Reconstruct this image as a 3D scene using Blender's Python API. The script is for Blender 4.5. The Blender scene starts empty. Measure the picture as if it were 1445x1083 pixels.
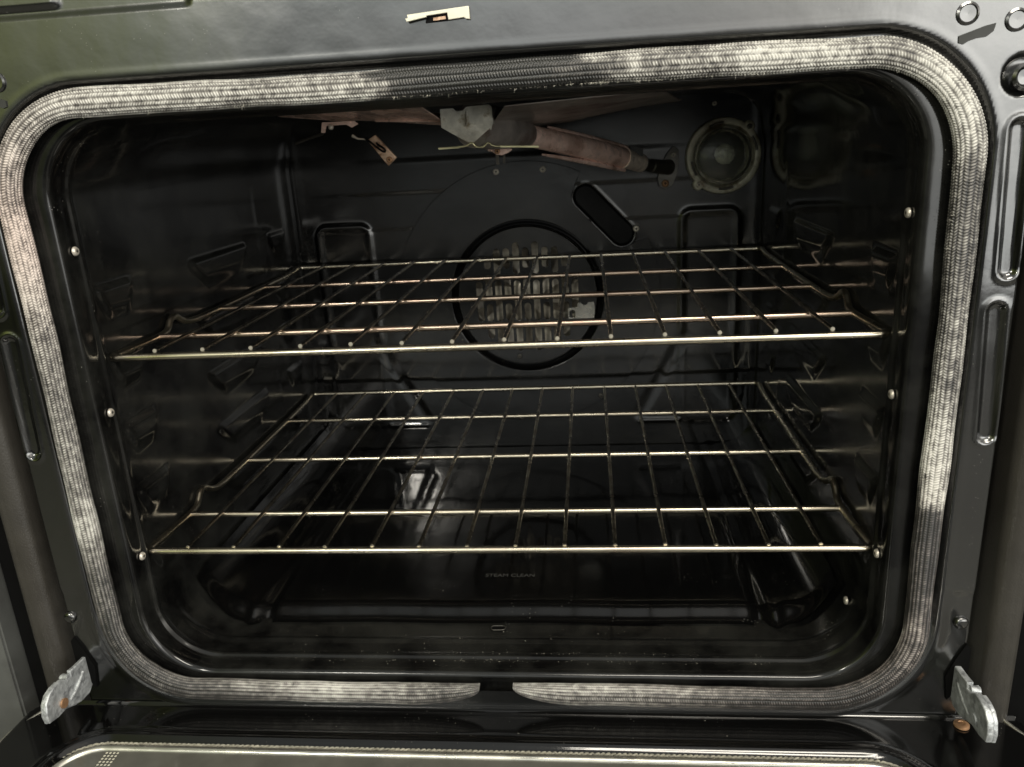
import bpy, bmesh, math, random
import numpy as np
from mathutils import Vector, Matrix
random.seed(7); np.random.seed(7)
PI = math.pi
sc = bpy.context.scene
COL = sc.collection

# ------------------------------------------------------------------ camera
def cam_axes(pitch, yaw, roll):
    fw, up, rt = Vector((0, 1, 0)), Vector((0, 0, 1)), Vector((1, 0, 0))
    m = Matrix.Rotation(yaw, 3, 'Z'); fw, up, rt = m @ fw, m @ up, m @ rt
    m = Matrix.Rotation(pitch, 3, rt); fw, up = m @ fw, m @ up
    m = Matrix.Rotation(roll, 3, fw); rt, up = m @ rt, m @ up
    return rt, up, fw
rt, up, fw = cam_axes(-0.30120471565606116, 0.10806235256383481, 0.05833481531846028)
cd = bpy.data.cameras.new('camera'); cam = bpy.data.objects.new('camera', cd); COL.objects.link(cam)
cam.matrix_world = Matrix(((rt.x, up.x, -fw.x, 0.08696), (rt.y, up.y, -fw.y, -0.58261),
                           (rt.z, up.z, -fw.z, 0.32321), (0, 0, 0, 1)))
cd.sensor_width = 36; cd.lens = 1107.99 / 1445 * 36
cd.clip_start = 0.01; cd.clip_end = 100
cd.dof.use_dof = True; cd.dof.focus_distance = 0.62; cd.dof.aperture_fstop = 14.0
sc.camera = cam

# ------------------------------------------------------------------ world (dim kitchen) and lamps
w = bpy.data.worlds.new('World'); sc.world = w; w.use_nodes = True
nt = w.node_tree; nt.nodes.clear()
def N(t, nt, **k):
    n = nt.nodes.new(t)
    for a, b in k.items(): setattr(n, a, b)
    return n
wo = N('ShaderNodeOutputWorld', nt); bg = N('ShaderNodeBackground', nt); nt.links.new(bg.outputs[0], wo.inputs[0])
tc = N('ShaderNodeTexCoord', nt); sp = N('ShaderNodeSeparateXYZ', nt); nt.links.new(tc.outputs['Generated'], sp.inputs[0])
nz = N('ShaderNodeTexNoise', nt); nz.inputs['Scale'].default_value = 2.6; nz.inputs['Detail'].default_value = 3
nt.links.new(tc.outputs['Generated'], nz.inputs['Vector'])
ad = N('ShaderNodeMath', nt, operation='MULTIPLY_ADD'); nt.links.new(nz.outputs[0], ad.inputs[0]); ad.inputs[1].default_value = 0.16
ml = N('ShaderNodeMath', nt, operation='MULTIPLY_ADD'); nt.links.new(sp.outputs[2], ml.inputs[0]); ml.inputs[1].default_value = 0.5; ml.inputs[2].default_value = 0.39
nt.links.new(ml.outputs[0], ad.inputs[2])
rp = N('ShaderNodeValToRGB', nt); nt.links.new(ad.outputs[0], rp.inputs[0])
WR = [(0.0, (0.012, 0.012, 0.011)), (0.38, (0.018, 0.018, 0.017)), (0.45, (0.07, 0.07, 0.068)), (0.50, (0.48, 0.48, 0.47)), (0.56, (.92, .92, .91)), (0.62, (.60, .59, .575)), (0.68, (.24, .24, .235)), (1.0, (0.24, 0.235, 0.23))]
el = rp.color_ramp.elements
el[0].position = WR[0][0]; el[0].color = (*WR[0][1], 1); el[1].position = WR[-1][0]; el[1].color = (*WR[-1][1], 1)
for p_, c_ in WR[1:-1]:
    e = el.new(p_); e.color = (*c_, 1)
# the left of the room is olive green and darker, the right warmer
mp = N('ShaderNodeMapRange', nt); nt.links.new(sp.outputs[0], mp.inputs[0]); mp.inputs[1].default_value = -1; mp.inputs[2].default_value = 1
mx = N('ShaderNodeValToRGB', nt); nt.links.new(mp.outputs[0], mx.inputs[0]); el = mx.color_ramp.elements
XR = [(0.0, (.04, .045, .02)), (.13, (.07, .085, .02)), (.19, (.25, .28, .075)), (.25, (.27, .30, .17)), (.31, (.42, .445, .43)), (.40, (.50, .525, .515)), (.52, (.62, .635, .625)), (.68, (.95, .925, .86)), (1.0, (.85, .82, .75))]
el[0].position = 0; el[0].color = (*XR[0][1], 1); el[1].position = 1; el[1].color = (*XR[-1][1], 1)
for p_, c_ in XR[1:-1]:
    e = el.new(p_); e.color = (*c_, 1)
mm = N('ShaderNodeMix', nt, data_type='RGBA', blend_type='MULTIPLY'); mm.inputs[0].default_value = 1
nt.links.new(rp.outputs[0], mm.inputs[6]); nt.links.new(mx.outputs[0], mm.inputs[7])
nt.links.new(mm.outputs[2], bg.inputs[0]); bg.inputs[1].default_value = 4.0

def area(name, loc, target, sx, sy, power, col):
    l = bpy.data.lights.new(name, 'AREA'); l.shape = 'RECTANGLE'; l.size = sx; l.size_y = sy; l.energy = power; l.color = col
    o = bpy.data.objects.new(name, l); COL.objects.link(o); o.location = loc
    o.rotation_euler = (Vector(target) - Vector(loc)).to_track_quat('-Z', 'Y').to_euler(); return o
area('ceiling_lamp', (0.55, -1.25, 1.75), (0.0, 0.0, 0.0), 1.2, 0.30, 30, (1.0, 0.93, 0.80))
area('pendant_lamp', (-.755, -1.80, 1.065), (0.0, 0.2, 0.0), 0.17, 0.17, 13, (1.0, 0.95, 0.84))
area('fill_lamp', (1.6, -1.8, 0.42), (0.0, 0.1, 0.25), 1.4, 1.2, 14, (0.97, 0.98, 0.95))  # soft fill added from the right to brighten burner and bracket

sc.view_settings.view_transform = 'Standard'; sc.view_settings.look = 'None'
sc.view_settings.exposure = 0.0; sc.view_settings.gamma = 1.0
sc.render.engine = 'CYCLES'
sc.cycles.max_bounces = 8; sc.cycles.glossy_bounces = 5

# ------------------------------------------------------------------ materials
def mat(name, col, rough=0.5, metal=0.0, ior=1.5, nscale=60, namt=0.15, rvar=0.1, bump=0.0, bscale=200, col2=None, c2scale=40, c2range=(0.5, 0.65), specks=None, coat=0, obj=True, detail=4):
    m = bpy.data.materials.new(name); m.use_nodes = True; t = m.node_tree; b = t.nodes['Principled BSDF']
    b.inputs['Metallic'].default_value = metal; b.inputs['IOR'].default_value = ior; b.inputs['Coat Weight'].default_value = coat
    tc = N('ShaderNodeTexCoord', t); co = tc.outputs['Object']
    n = N('ShaderNodeTexNoise', t); n.inputs['Scale'].default_value = nscale; n.inputs['Detail'].default_value = detail; t.links.new(co, n.inputs['Vector'])
    mr = N('ShaderNodeMapRange', t); t.links.new(n.outputs[0], mr.inputs[0]); mr.inputs[1].default_value = .3; mr.inputs[2].default_value = .7
    mr.inputs[3].default_value = 1 - namt; mr.inputs[4].default_value = 1 + namt
    mc = N('ShaderNodeMix', t, data_type='RGBA', blend_type='MULTIPLY'); mc.inputs[0].default_value = 1
    mc.inputs[6].default_value = (*col, 1); t.links.new(mr.outputs[0], mc.inputs[7]); out = mc.outputs[2]
    if col2:
        n2 = N('ShaderNodeTexNoise', t); n2.inputs['Scale'].default_value = c2scale; n2.inputs['Detail'].default_value = 6; n2.inputs['Roughness'].default_value = .65; t.links.new(co, n2.inputs['Vector'])
        r2 = N('ShaderNodeMapRange', t); t.links.new(n2.outputs[0], r2.inputs[0]); r2.inputs[1].default_value = c2range[0]; r2.inputs[2].default_value = c2range[1]
        m2 = N('ShaderNodeMix', t, data_type='RGBA'); t.links.new(r2.outputs[0], m2.inputs[0]); t.links.new(out, m2.inputs[6]); m2.inputs[7].default_value = (*col2, 1); out = m2.outputs[2]
    if specks:
        v = N('ShaderNodeTexVoronoi', t); v.inputs['Scale'].default_value = specks[0]; t.links.new(co, v.inputs['Vector'])
        lt = N('ShaderNodeMath', t, operation='LESS_THAN'); t.links.new(v.outputs['Distance'], lt.inputs[0]); lt.inputs[1].default_value = specks[1]
        n3 = N('ShaderNodeTexNoise', t); n3.inputs['Scale'].default_value = 23; t.links.new(co, n3.inputs['Vector'])
        gt = N('ShaderNodeMath', t, operation='GREATER_THAN'); t.links.new(n3.outputs[0], gt.inputs[0]); gt.inputs[1].default_value = specks[2]
        pr = N('ShaderNodeMath', t, operation='MULTIPLY'); t.links.new(lt.outputs[0], pr.inputs[0]); t.links.new(gt.outputs[0], pr.inputs[1])
        m3 = N('ShaderNodeMix', t, data_type='RGBA'); t.links.new(pr.outputs[0], m3.inputs[0]); t.links.new(out, m3.inputs[6]); m3.inputs[7].default_value = (.17, .165, .15, 1); out = m3.outputs[2]
    t.links.new(out, b.inputs['Base Color'])
    rn = N('ShaderNodeTexNoise', t); rn.inputs['Scale'].default_value = nscale * .35; rn.inputs['Detail'].default_value = 5; t.links.new(co, rn.inputs['Vector'])
    rr = N('ShaderNodeMapRange', t); t.links.new(rn.outputs[0], rr.inputs[0]); rr.inputs[1].default_value = .35; rr.inputs[2].default_value = .65
    rr.inputs[3].default_value = max(.02, rough - rvar); rr.inputs[4].default_value = rough + rvar; t.links.new(rr.outputs[0], b.inputs['Roughness'])
    if bump:
        bn = N('ShaderNodeTexNoise', t); bn.inputs['Scale'].default_value = bscale; bn.inputs['Detail'].default_value = 3; t.links.new(co, bn.inputs['Vector'])
        bp = N('ShaderNodeBump', t); bp.inputs['Strength'].default_value = 1; bp.inputs['Distance'].default_value = bump; t.links.new(bn.outputs[0], bp.inputs['Height']); t.links.new(bp.outputs[0], b.inputs['Normal'])
    return m
M = {}
M['enamel'] = mat('black_enamel', (.0022, .0022, .0022), .12, ior=1.52, nscale=14, rvar=.06, bump=.00022, bscale=26, specks=(300, .10, .62))
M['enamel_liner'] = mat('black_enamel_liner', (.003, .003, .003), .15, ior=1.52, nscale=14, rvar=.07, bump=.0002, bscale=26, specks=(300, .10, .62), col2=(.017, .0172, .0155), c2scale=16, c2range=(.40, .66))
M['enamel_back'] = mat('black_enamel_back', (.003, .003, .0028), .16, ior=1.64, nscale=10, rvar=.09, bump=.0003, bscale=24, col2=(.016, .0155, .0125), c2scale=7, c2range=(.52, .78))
M['frame'] = mat('black_enamel_frame', (.003, .0031, .003), .19, ior=2.15, nscale=9, rvar=.08, bump=.00015, bscale=60, col2=(.009, .0092, .0085), c2scale=12, c2range=(.45, .7), specks=(300, .07, .6))
M['door'] = mat('door_enamel', (.003, .003, .003), .11, ior=1.6, nscale=12, rvar=.06, bump=.0001, bscale=40, specks=(240, .07, .58))
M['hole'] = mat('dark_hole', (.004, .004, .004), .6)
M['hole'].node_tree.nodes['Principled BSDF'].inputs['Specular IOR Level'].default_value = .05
M['slotdark'] = mat('dark_slot', (.022, .023, .021), .5)
M['ventdark'] = mat('dark_vent', (.009, .009, .009), .5)
M['ventdark'].node_tree.nodes['Principled BSDF'].inputs['Specular IOR Level'].default_value = .1
M['trim'] = mat('side_trim', (.036, .033, .028), .38, ior=1.5, nscale=40, rvar=.08, bump=.00025, bscale=700)
M['galv'] = mat('galvanised_steel', (.64, .625, .56), .5, metal=.45, nscale=120, namt=.25, rvar=.12, bump=.0006, bscale=180, col2=(.22, .17, .09), c2scale=60, c2range=(.56, .7))
M['zinc'] = mat('zinc_hinge', (.50, .52, .53), .45, metal=.5, nscale=180, namt=.25, rvar=.1, bump=.0015, bscale=150, col2=(.26, .27, .28), c2scale=110, c2range=(.5, .62))
M['pink'] = mat('heat_tinted_steel', (.88, .64, .55), .28, metal=.3, nscale=90, namt=.3, rvar=.15, bump=.0004, bscale=120, col2=(.46, .30, .24), c2scale=45, c2range=(.46, .64))
M['pinkdark'] = mat('heat_darkened_steel', (.40, .36, .33), .4, metal=.6, nscale=50, namt=.3, rvar=.12, bump=.0003, bscale=90, col2=(.2, .14, .12), c2scale=25, c2range=(.5, .65))
M['darksteel'] = mat('dark_steel', (.09, .085, .075), .35, metal=.7, nscale=60, namt=.3, rvar=.12, bump=.0003, bscale=150)
M['rack'] = mat('rack_chrome', (.58, .53, .42), .27, metal=1, nscale=30, namt=.10, rvar=.06, col2=(.40, .32, .24), c2scale=14, c2range=(.5, .75))
M['rackpink'] = mat('rack_chrome_heat_tinted', (.52, .42, .33), .3, metal=1, nscale=30, namt=.12, rvar=.08, col2=(.40, .28, .22), c2scale=12, c2range=(.48, .7))
M['wire'] = mat('rack_wire_chrome', (.30, .28, .23), .3, metal=1, nscale=70, namt=.2, rvar=.1, col2=(.12, .09, .07), c2scale=30, c2range=(.45, .65))
M['dot'] = mat('cut_wire_end', (.30, .285, .24), .5, metal=.3)
M['screw'] = mat('zinc_screw', (.66, .61, .53), .35, metal=.5, nscale=300)
M['screwrust'] = mat('rusty_screw', (.42, .24, .13), .4, metal=.6, nscale=300)
M['copper'] = mat('copper_plate', (.52, .36, .25), .42, metal=.5, nscale=200, namt=.25, col2=(.2, .10, .05), c2scale=160, bump=.0003, bscale=300)
M['cord'] = mat('window_cord_fibre', (.30, .285, .23), .6, nscale=300, namt=.4)
M['cream'] = mat('cream_steel', (.70, .68, .56), .45, metal=.2, nscale=100, namt=.08)
M['brass'] = mat('yellow_zinc_wire', (.58, .54, .33), .35, metal=.8, nscale=100)
M['fan'] = mat('fan_metal', (.36, .325, .26), .42, metal=.3, nscale=90, namt=.4, rvar=.12, col2=(.22, .20, .17), c2scale=60, c2range=(.5, .65))
M['lensring'] = mat('lamp_ring_dirty', (.50, .48, .39), .4, metal=.2, nscale=60, namt=.25, col2=(.16, .12, .07), c2scale=45)
M['cabinet'] = mat('grey_painted_panel', (.09, .093, .088), .5, nscale=18, namt=.2, bump=.0004, bscale=60, col2=(.06, .06, .058), c2scale=14)
M['floor'] = mat('grey_floor', (.16, .155, .14), .5, nscale=6, namt=.2)
M['print'] = mat('grey_print', (.05, .05, .046), .5)
M['glasspane'] = mat('door_glass_lit', (.10, .098, .085), .16, ior=1.6, nscale=40)  # grey tone paints in the bright reflection along the pane's edge
M['glint'] = mat('cover_glint', (.42, .41, .37), .3, metal=.8, nscale=60, namt=.4)  # bright metal colour for the imitated reflection on the fan cover
M['edge'] = mat('polished_edge', (.56, .545, .48), .28, metal=.9, nscale=80)
def glass():
    m = bpy.data.materials.new('lamp_glass'); m.use_nodes = True; b = m.node_tree.nodes['Principled BSDF']
    b.inputs['Base Color'].default_value = (.8, .82, .74, 1); b.inputs['Roughness'].default_value = .12; b.inputs['Transmission Weight'].default_value = .92; b.inputs['IOR'].default_value = 1.45
    t = m.node_tree; n = N('ShaderNodeTexNoise', t); n.inputs['Scale'].default_value = 160; bp = N('ShaderNodeBump', t); bp.inputs['Distance'].default_value = .0008
    tcn = N('ShaderNodeTexCoord', t); t.links.new(tcn.outputs['Object'], n.inputs['Vector']); t.links.new(n.outputs[0], bp.inputs['Height']); t.links.new(bp.outputs[0], b.inputs['Normal'])
    return m
M['glass'] = glass()
def bulbmat():
    m = M['fan'].copy(); m.name = 'bulb_frosted'; return m
def gasketmat():
    m = bpy.data.materials.new('braided_fibreglass'); m.use_nodes = True; t = m.node_tree; b = t.nodes['Principled BSDF']
    at = N('ShaderNodeAttribute', t, attribute_name='wear'); at.attribute_type = 'GEOMETRY'
    r = N('ShaderNodeValToRGB', t); t.links.new(at.outputs['Fac'], r.inputs[0]); e = r.color_ramp.elements
    e[0].position = 0; e[0].color = (.018, .018, .017, 1); e[1].position = 1; e[1].color = (.60, .588, .545, 1)
    for p_, c_ in ((.3, (.05, .047, .045, 1)), (.55, (.16, .15, .138, 1)), (.8, (.28, .272, .25, 1))):
        q = e.new(p_); q.color = c_
    at2 = N('ShaderNodeAttribute', t, attribute_name='pink'); mxx = N('ShaderNodeMix', t, data_type='RGBA', blend_type='MULTIPLY')
    t.links.new(at2.outputs['Fac'], mxx.inputs[0]); t.links.new(r.outputs[0], mxx.inputs[6]); mxx.inputs[7].default_value = (1.0, .86, .84, 1)
    t.links.new(mxx.outputs[2], b.inputs['Base Color']); b.inputs['Roughness'].default_value = .5; b.inputs['IOR'].default_value = 1.5
    r3 = N('ShaderNodeMapRange', t); t.links.new(at.outputs['Fac'], r3.inputs[0]); r3.inputs[3].default_value = .3; r3.inputs[4].default_value = .6; t.links.new(r3.outputs[0], b.inputs['Roughness'])
    return m
M['gasket'] = gasketmat()

# ------------------------------------------------------------------ helpers
def link(name, me, m, parent=None, smooth=True, autos=None):
    o = bpy.data.objects.new(name, me); COL.objects.link(o)
    if m is not None: me.materials.append(m)
    if smooth: me.shade_smooth()
    if autos and hasattr(me, 'set_sharp_from_angle'): me.set_sharp_from_angle(angle=math.radians(autos))
    if parent: o.parent = parent
    return o
def mesh_np(name, V, F):
    me = bpy.data.meshes.new(name); V = np.asarray(V, np.float32); F = np.asarray(F, np.int32)
    me.vertices.add(len(V)); me.vertices.foreach_set('co', V.ravel())
    k = F.shape[1]; me.loops.add(F.size); me.loops.foreach_set('vertex_index', F.ravel())
    me.polygons.add(len(F)); me.polygons.foreach_set('loop_start', np.arange(0, F.size, k, dtype=np.int32))
    me.update(calc_edges=True); return me
def grid_faces(n, m_, wrap_n=False, wrap_m=False, flip=False):
    a = np.arange(n if wrap_n else n - 1); b = np.arange(m_ if wrap_m else m_ - 1)
    A, B = np.meshgrid(a, b, indexing='ij'); A2 = (A + 1) % n; B2 = (B + 1) % m_
    f = np.stack([A * m_ + B, A2 * m_ + B, A2 * m_ + B2, A * m_ + B2], -1).reshape(-1, 4)
    return f[:, ::-1] if flip else f
def tube(name, pts, r, m, parent=None, seg=12, caps=True, closed=False, smoothpath=0):
    P = [Vector(p) for p in pts]
    for _ in range(smoothpath):
        Q = [P[0]] if not closed else []
        rng = range(len(P)) if closed else range(len(P) - 1)
        for i in rng:
            a, b = P[i], P[(i + 1) % len(P)]; Q += [a.lerp(b, .25), a.lerp(b, .75)]
        if not closed: Q.append(P[-1])
        P = Q
    n = len(P); bm = bmesh.new(); rings = []
    R = list(np.interp(np.linspace(0, 1, n), np.linspace(0, 1, len(r)), r)) if hasattr(r, '__len__') else [r] * n
    prev = None
    for i in range(n):
        if closed: t = P[(i + 1) % n] - P[i - 1]
        else: t = P[min(i + 1, n - 1)] - P[max(i - 1, 0)]
        t.normalize()
        if prev is None: nn = t.orthogonal().normalized()
        else: nn = (prev - t * prev.dot(t)).normalized()
        prev = nn; bb = t.cross(nn)
        rings.append([bm.verts.new(P[i] + (nn * math.cos(2 * PI * k / seg) + bb * math.sin(2 * PI * k / seg)) * R[i]) for k in range(seg)])
    for i in range(n if closed else n - 1):
        a, b = rings[i], rings[(i + 1) % n]
        off = 0
        if closed and i == n - 1:
            off = min(range(seg), key=lambda o: (a[0].co - b[o].co).length)
        for k in range(seg): bm.faces.new((a[k], a[(k + 1) % seg], b[(k + 1 + off) % seg], b[(k + off) % seg]))
    if caps and not closed:
        bm.faces.new(rings[0][::-1]); bm.faces.new(rings[-1])
    me = bpy.data.meshes.new(name); bm.to_mesh(me); bm.free()
    return link(name, me, m, parent, True, 50)
def lathe(name, prof, m, parent=None, seg=40, origin=(0, 0, 0), axis='Y', autos=40):
    """prof: list of (radius, along) ; axis -Y faces the camera"""
    V = []; n = len(prof)
    for r, h in prof:
        for k in range(seg):
            a = 2 * PI * k / seg; V.append((r * math.cos(a), h, r * math.sin(a)))
    F = grid_faces(n, seg, wrap_m=True)
    me = mesh_np(name, V, F); o = link(name, me, m, parent, True, autos); o.location = origin; return o
def poly(name, outline, y0, depth, m, parent=None, holes=(), bevel=0.0, plane='XZ'):
    """flat plate with holes; outline in (x,z); extruded in y about y0"""
    cu = bpy.data.curves.new(name, 'CURVE'); cu.dimensions = '2D'; cu.fill_mode = 'BOTH'; cu.extrude = depth / 2; cu.bevel_depth = bevel; cu.bevel_resolution = 2; cu.offset = -bevel
    for pts in [outline] + list(holes):
        s = cu.splines.new('POLY'); s.points.add(len(pts) - 1)
        for q, (x, z) in zip(s.points, pts): q.co = (x, z, 0, 1)
        s.use_cyclic_u = True
    tmp = bpy.data.objects.new('tmp', cu); COL.objects.link(tmp)
    dg = bpy.context.evaluated_depsgraph_get(); me = bpy.data.meshes.new_from_object(tmp.evaluated_get(dg)); bpy.data.objects.remove(tmp)
    me.name = name
    if plane == 'XZ': me.transform(Matrix.Translation((0, y0, 0)) @ Matrix.Rotation(PI / 2, 4, 'X'))
    elif plane == 'YZ': me.transform(Matrix(((0, 0, 1, y0), (1, 0, 0, 0), (0, 1, 0, 0), (0, 0, 0, 1))))
    elif plane == 'XY': me.transform(Matrix.Translation((0, 0, y0)))
    me.materials.clear()
    return link(name, me, m, parent, True, 35)
def ss(x, a, b):
    t = np.clip((x - a) / (b - a), 0, 1); return t * t * (3 - 2 * t)
def rrsdf(x, z, cx, cz, hx, hz, r):
    qx = np.abs(x - cx) - hx + r; qz = np.abs(z - cz) - hz + r
    return np.minimum(np.maximum(qx, qz), 0) + np.hypot(np.maximum(qx, 0), np.maximum(qz, 0)) - r
def capsule(x, z, ax, az, bx, bz, r):
    dx, dz = bx - ax, bz - az; t = np.clip(((x - ax) * dx + (z - az) * dz) / (dx * dx + dz * dz), 0, 1)
    return np.hypot(x - ax - t * dx, z - az - t * dz) - r
def noise2(x, y, f, seed=0):
    rs = np.random.RandomState(seed); v = 0
    for k in range(7):
        a = rs.rand() * 2 * PI; q = f * (.6 + rs.rand()); v = v + np.sin((x * math.cos(a) + y * math.sin(a)) * q + rs.rand() * 7 + 1.3 * np.sin((y * math.cos(a) - x * math.sin(a)) * q * .7))
    return v / 7
def empty(name, loc, label, cat, group=None):
    o = bpy.data.objects.new(name, None); COL.objects.link(o); o.location = loc; o['label'] = label; o['category'] = cat
    o.empty_display_size = .05
    if group: o['group'] = group
    return o

oven = empty('oven', (0, 0, 0), 'black enamel oven, door folded down, frayed grey gasket round its mouth', 'oven')

# ------------------------------------------------------------------ front frame (height field, hole round the cavity)
GX, GZ0, GZ1, GR = 0.3314, -0.122, 0.3633, 0.068
def gsdf(x, z): return rrsdf(x, z, 0, (GZ0 + GZ1) / 2, GX, (GZ1 - GZ0) / 2, GR)
st = 0.0016
xs = np.arange(-.372, .3721, st); zs = np.arange(-.165, .60, st)
Xg, Zg = np.meshgrid(xs, zs, indexing='ij')
d = gsdf(Xg, Zg)
Y = np.full_like(Xg, -.0335)
Y += .0055 * (1 - ss(d, .0112, .0146)) * (1 - .8 * ss(-Zg, .02, .08))                       # channel the gasket sits in
Y -= .0002 * np.exp(-((d - .0185) / .0018) ** 2)               # rolled lip of the channel
for s in (-1, 1):
    for z0, z1 in ((.104, .194), (.222, .312)):
        c = capsule(Xg, Zg, s * .3635, z0, s * .3595, z1, .0)
        Y += .0028 * (1 - ss(c, .0035, .0065)) - .0009 * np.exp(-((c - .0075) / .0014) ** 2)
    c = np.hypot(Xg - s * .357, Zg - .344); Y += .005 * (1 - ss(c, .0105, .0125))
    # stepped lower corner around the hinge pocket
    e = (Zg + .045) + 1.75 * (s * Xg - .356)
    if s > 0 or True: Y += .0012 * (1 - ss(e, -.012, .012)) * ss(d, .016, .026) * ss(-.02 - Zg, 0, .01)
Y += .0016 * ss(Zg, .4195, .4215) * ss(-Xg, .17, .175) + .0016 * ss(Zg, .4235, .4255) * (1 - ss(-Xg, .17, .175)) * ss(.02 - Xg, 0, .01)
Y -= .0022 * ss(Zg, .4245, .4265) * ss(-Xg, .262, .268)
Y += .0004 * noise2(Xg, Zg, 22, 3) + .0001 * noise2(Xg, Zg, 130, 4)
Y += .010 * ss(np.abs(Xg), .3705, .3725)
n, m_ = Xg.shape; F = grid_faces(n, m_)
keep = (d.reshape(-1)[F] > -.001).any(1); F = F[keep]
used = np.zeros(n * m_, bool); used[F.ravel()] = True; idx = np.cumsum(used) - 1
V = np.stack([Xg, Y, Zg], -1).reshape(-1, 3)[used]
front = link('front_frame', mesh_np('front_frame', V, idx[F]), M['frame'], oven)

def screw(name, loc, r, m, parent, tilt=(0, 0, 0)):
    me = SCREW.get((r, m.name))
    if me is None:
        prof = [(r * 1.0, .0), (r * 1.02, -.25 * r), (r * .85, -.55 * r), (r * .55, -.68 * r), (r * .3, -.66 * r), (r * .25, -.35 * r), (0.0001, -.3 * r)]
        V = [(a * math.cos(2 * PI * k / 16), h, a * math.sin(2 * PI * k / 16)) for a, h in prof for k in range(16)]
        me = mesh_np(name, V, grid_faces(len(prof), 16, wrap_m=True)); me.materials.append(m); me.shade_smooth()
        # cross recess as dark inlay
        bm = bmesh.new(); bm.from_mesh(me)
        for (hx, hz) in ((r * .38, r * .1), (r * .1, r * .38)):
            vs = [bm.verts.new((sx * hx, -.70 * r, sz * hz)) for sx, sz in ((-1, -1), (1, -1), (1, 1), (-1, 1))]
            f = bm.faces.new(vs); f.material_index = 1
        me.materials.append(M['hole']); bm.to_mesh(me); bm.free(); SCREW[(r, m.name)] = me
    o = bpy.data.objects.new(name, me); COL.objects.link(o); o.parent = parent; o.location = loc; o.rotation_euler = tilt
    return o
SCREW = {}
def dome(name, loc, r, m, parent, h=.45):
    prof = [(r, .001), (r, -.08 * r), (r * .8, -h * r * .75), (r * .5, -h * r), (.0001, -h * r * 1.02)]
    return lathe(name, prof, m, parent, 20, loc)
for x, z in ((-.3725, -.05), (.3635, -.051)): dome('rivet', (x + (.004 if x < 0 else 0), -.033, z), .0055, M['frame'], oven)
for x, z in ((.3205, .381), (.3495, .3755), (-.3205, .381), (-.3495, .3755)): lathe('rivet', [(.0068, .001), (.0068, -.0008), (.0055, -.0014), (.0048, -.0006), (.0001, -.0004)], M['frame'], oven, 24, (x, -.0335, z))
for s in (-1, 1):
    lathe('recessed_screw', [(.0085, .006), (.0085, -.003), (.0068, -.0042), (.0052, -.003), (.0045, -.0006), (.0001, -.0002)], M['frame'], oven, 28, (s * .3585, -.0325, .3425))
    sl = [(.3165, .3685), (.3165, .3645), (.3195, .3635), (.322, .365), (.327, .3665), (.3325, .367), (.3365, .3700), (.3375, .3745), (.332, .3735)]
    poly('frame_slot', [(s * a, b) for a, b in sl], -.0338, .0012, M['slotdark'], oven)
# latch strike plate on the frame above the opening
strike = poly('latch_strike', [(-.0265, .4035), (.0140, .4060), (.0143, .3983), (.0118, .3985), (.0105, .3995), (.0003, .3987), (-.0002, .4030), (-.0135, .4020), (-.026, .4008)], -.0355, .0016, M['cream'], oven, bevel=.0003)
poly('latch_slot', [(-.0140, .4025), (.0004, .4035), (.0010, .3985), (-.0150, .3980)], -.0343, .0008, M['hole'], strike)
poly('latch_tongue', [(-.0275, .4010), (-.0140, .4026), (-.0135, .4010), (-.0265, .3990)], -.0375, .0016, M['cream'], strike, bevel=.0003)
poly('latch_tongue', [(-.0095, .4006), (-.0015, .4012), (-.0015, .3994), (-.0097, .3989)], -.0352, .0012, M['copper'], strike)

# side trims: rounded columns beside the frame
for s in (-1, 1):
    prof = []
    for k in range(15):
        a = PI * k / 14; prof.append((s * (.3975 - .0125 * math.cos(a)), -.027 - .0095 * math.sin(a) - (.0012 if k in (9,) else 0)))
    prof = [(s * .372, .012), (s * .3840, .012)] + prof + [(s * .410, .03)]
    zz = np.linspace(-.30, .60, 60); V = [(x, y, z) for z in zz for x, y in prof]
    link('side_trim', mesh_np('side_trim', V, grid_faces(60, len(prof), flip=(s > 0))), M['trim'], oven, True, 60)
    # body side panel widened as black filler, painting in the shaded gap
    bm = bmesh.new(); bmesh.ops.create_cube(bm, size=1); me = bpy.data.meshes.new('gap_filler_panel')
    bmesh.ops.transform(bm, matrix=Matrix.Translation((s * .4240, .225, .13)) @ Matrix.Diagonal((.026, .482, .96, 1)), verts=bm.verts); bmesh.ops.bevel(bm, geom=bm.edges[:], offset=.002, segments=2, affect='EDGES')
    bm.to_mesh(me); bm.free(); link('gap_filler_panel', me, M['hole'], oven, True, 35)

# ------------------------------------------------------------------ cavity liner
CX, CZ0, CZ1 = .306, -.107, .351
def rr_path(ox, oz0, oz1, r_bot, r_top, step):
    pts = []; seg = []
    def line(a, b):
        L = math.dist(a, b); k = max(2, int(L / step))
        for i in range(k): t = i / k; pts.append((a[0] + (b[0] - a[0]) * t, a[1] + (b[1] - a[1]) * t))
    def arc(cx, cz, r, a0, a1):
        k = max(6, int(abs(a1 - a0) * .06 / step))
        for i in range(k): a = a0 + (a1 - a0) * i / k; pts.append((cx + r * math.cos(a), cz + r * math.sin(a)))
    line((0, oz0), (-(ox - r_bot), oz0)); arc(-(ox - r_bot), oz0 + r_bot, r_bot, -PI / 2, -PI)
    line((-ox, oz0 + r_bot), (-ox, oz1 - r_top)); arc(-(ox - r_top), oz1 - r_top, r_top, PI, PI / 2)
    line((-(ox - r_top), oz1), (ox - r_top, oz1)); arc(ox - r_top, oz1 - r_top, r_top, PI / 2, 0)
    line((ox, oz1 - r_top), (ox, oz0 + r_bot)); arc(ox - r_bot, oz0 + r_bot, r_bot, 0, -PI / 2)
    line((ox - r_bot, oz0), (0, oz0))
    return np.array(pts)
base = rr_path(CX, CZ0, CZ1, .056, .055, .0024)
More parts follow.
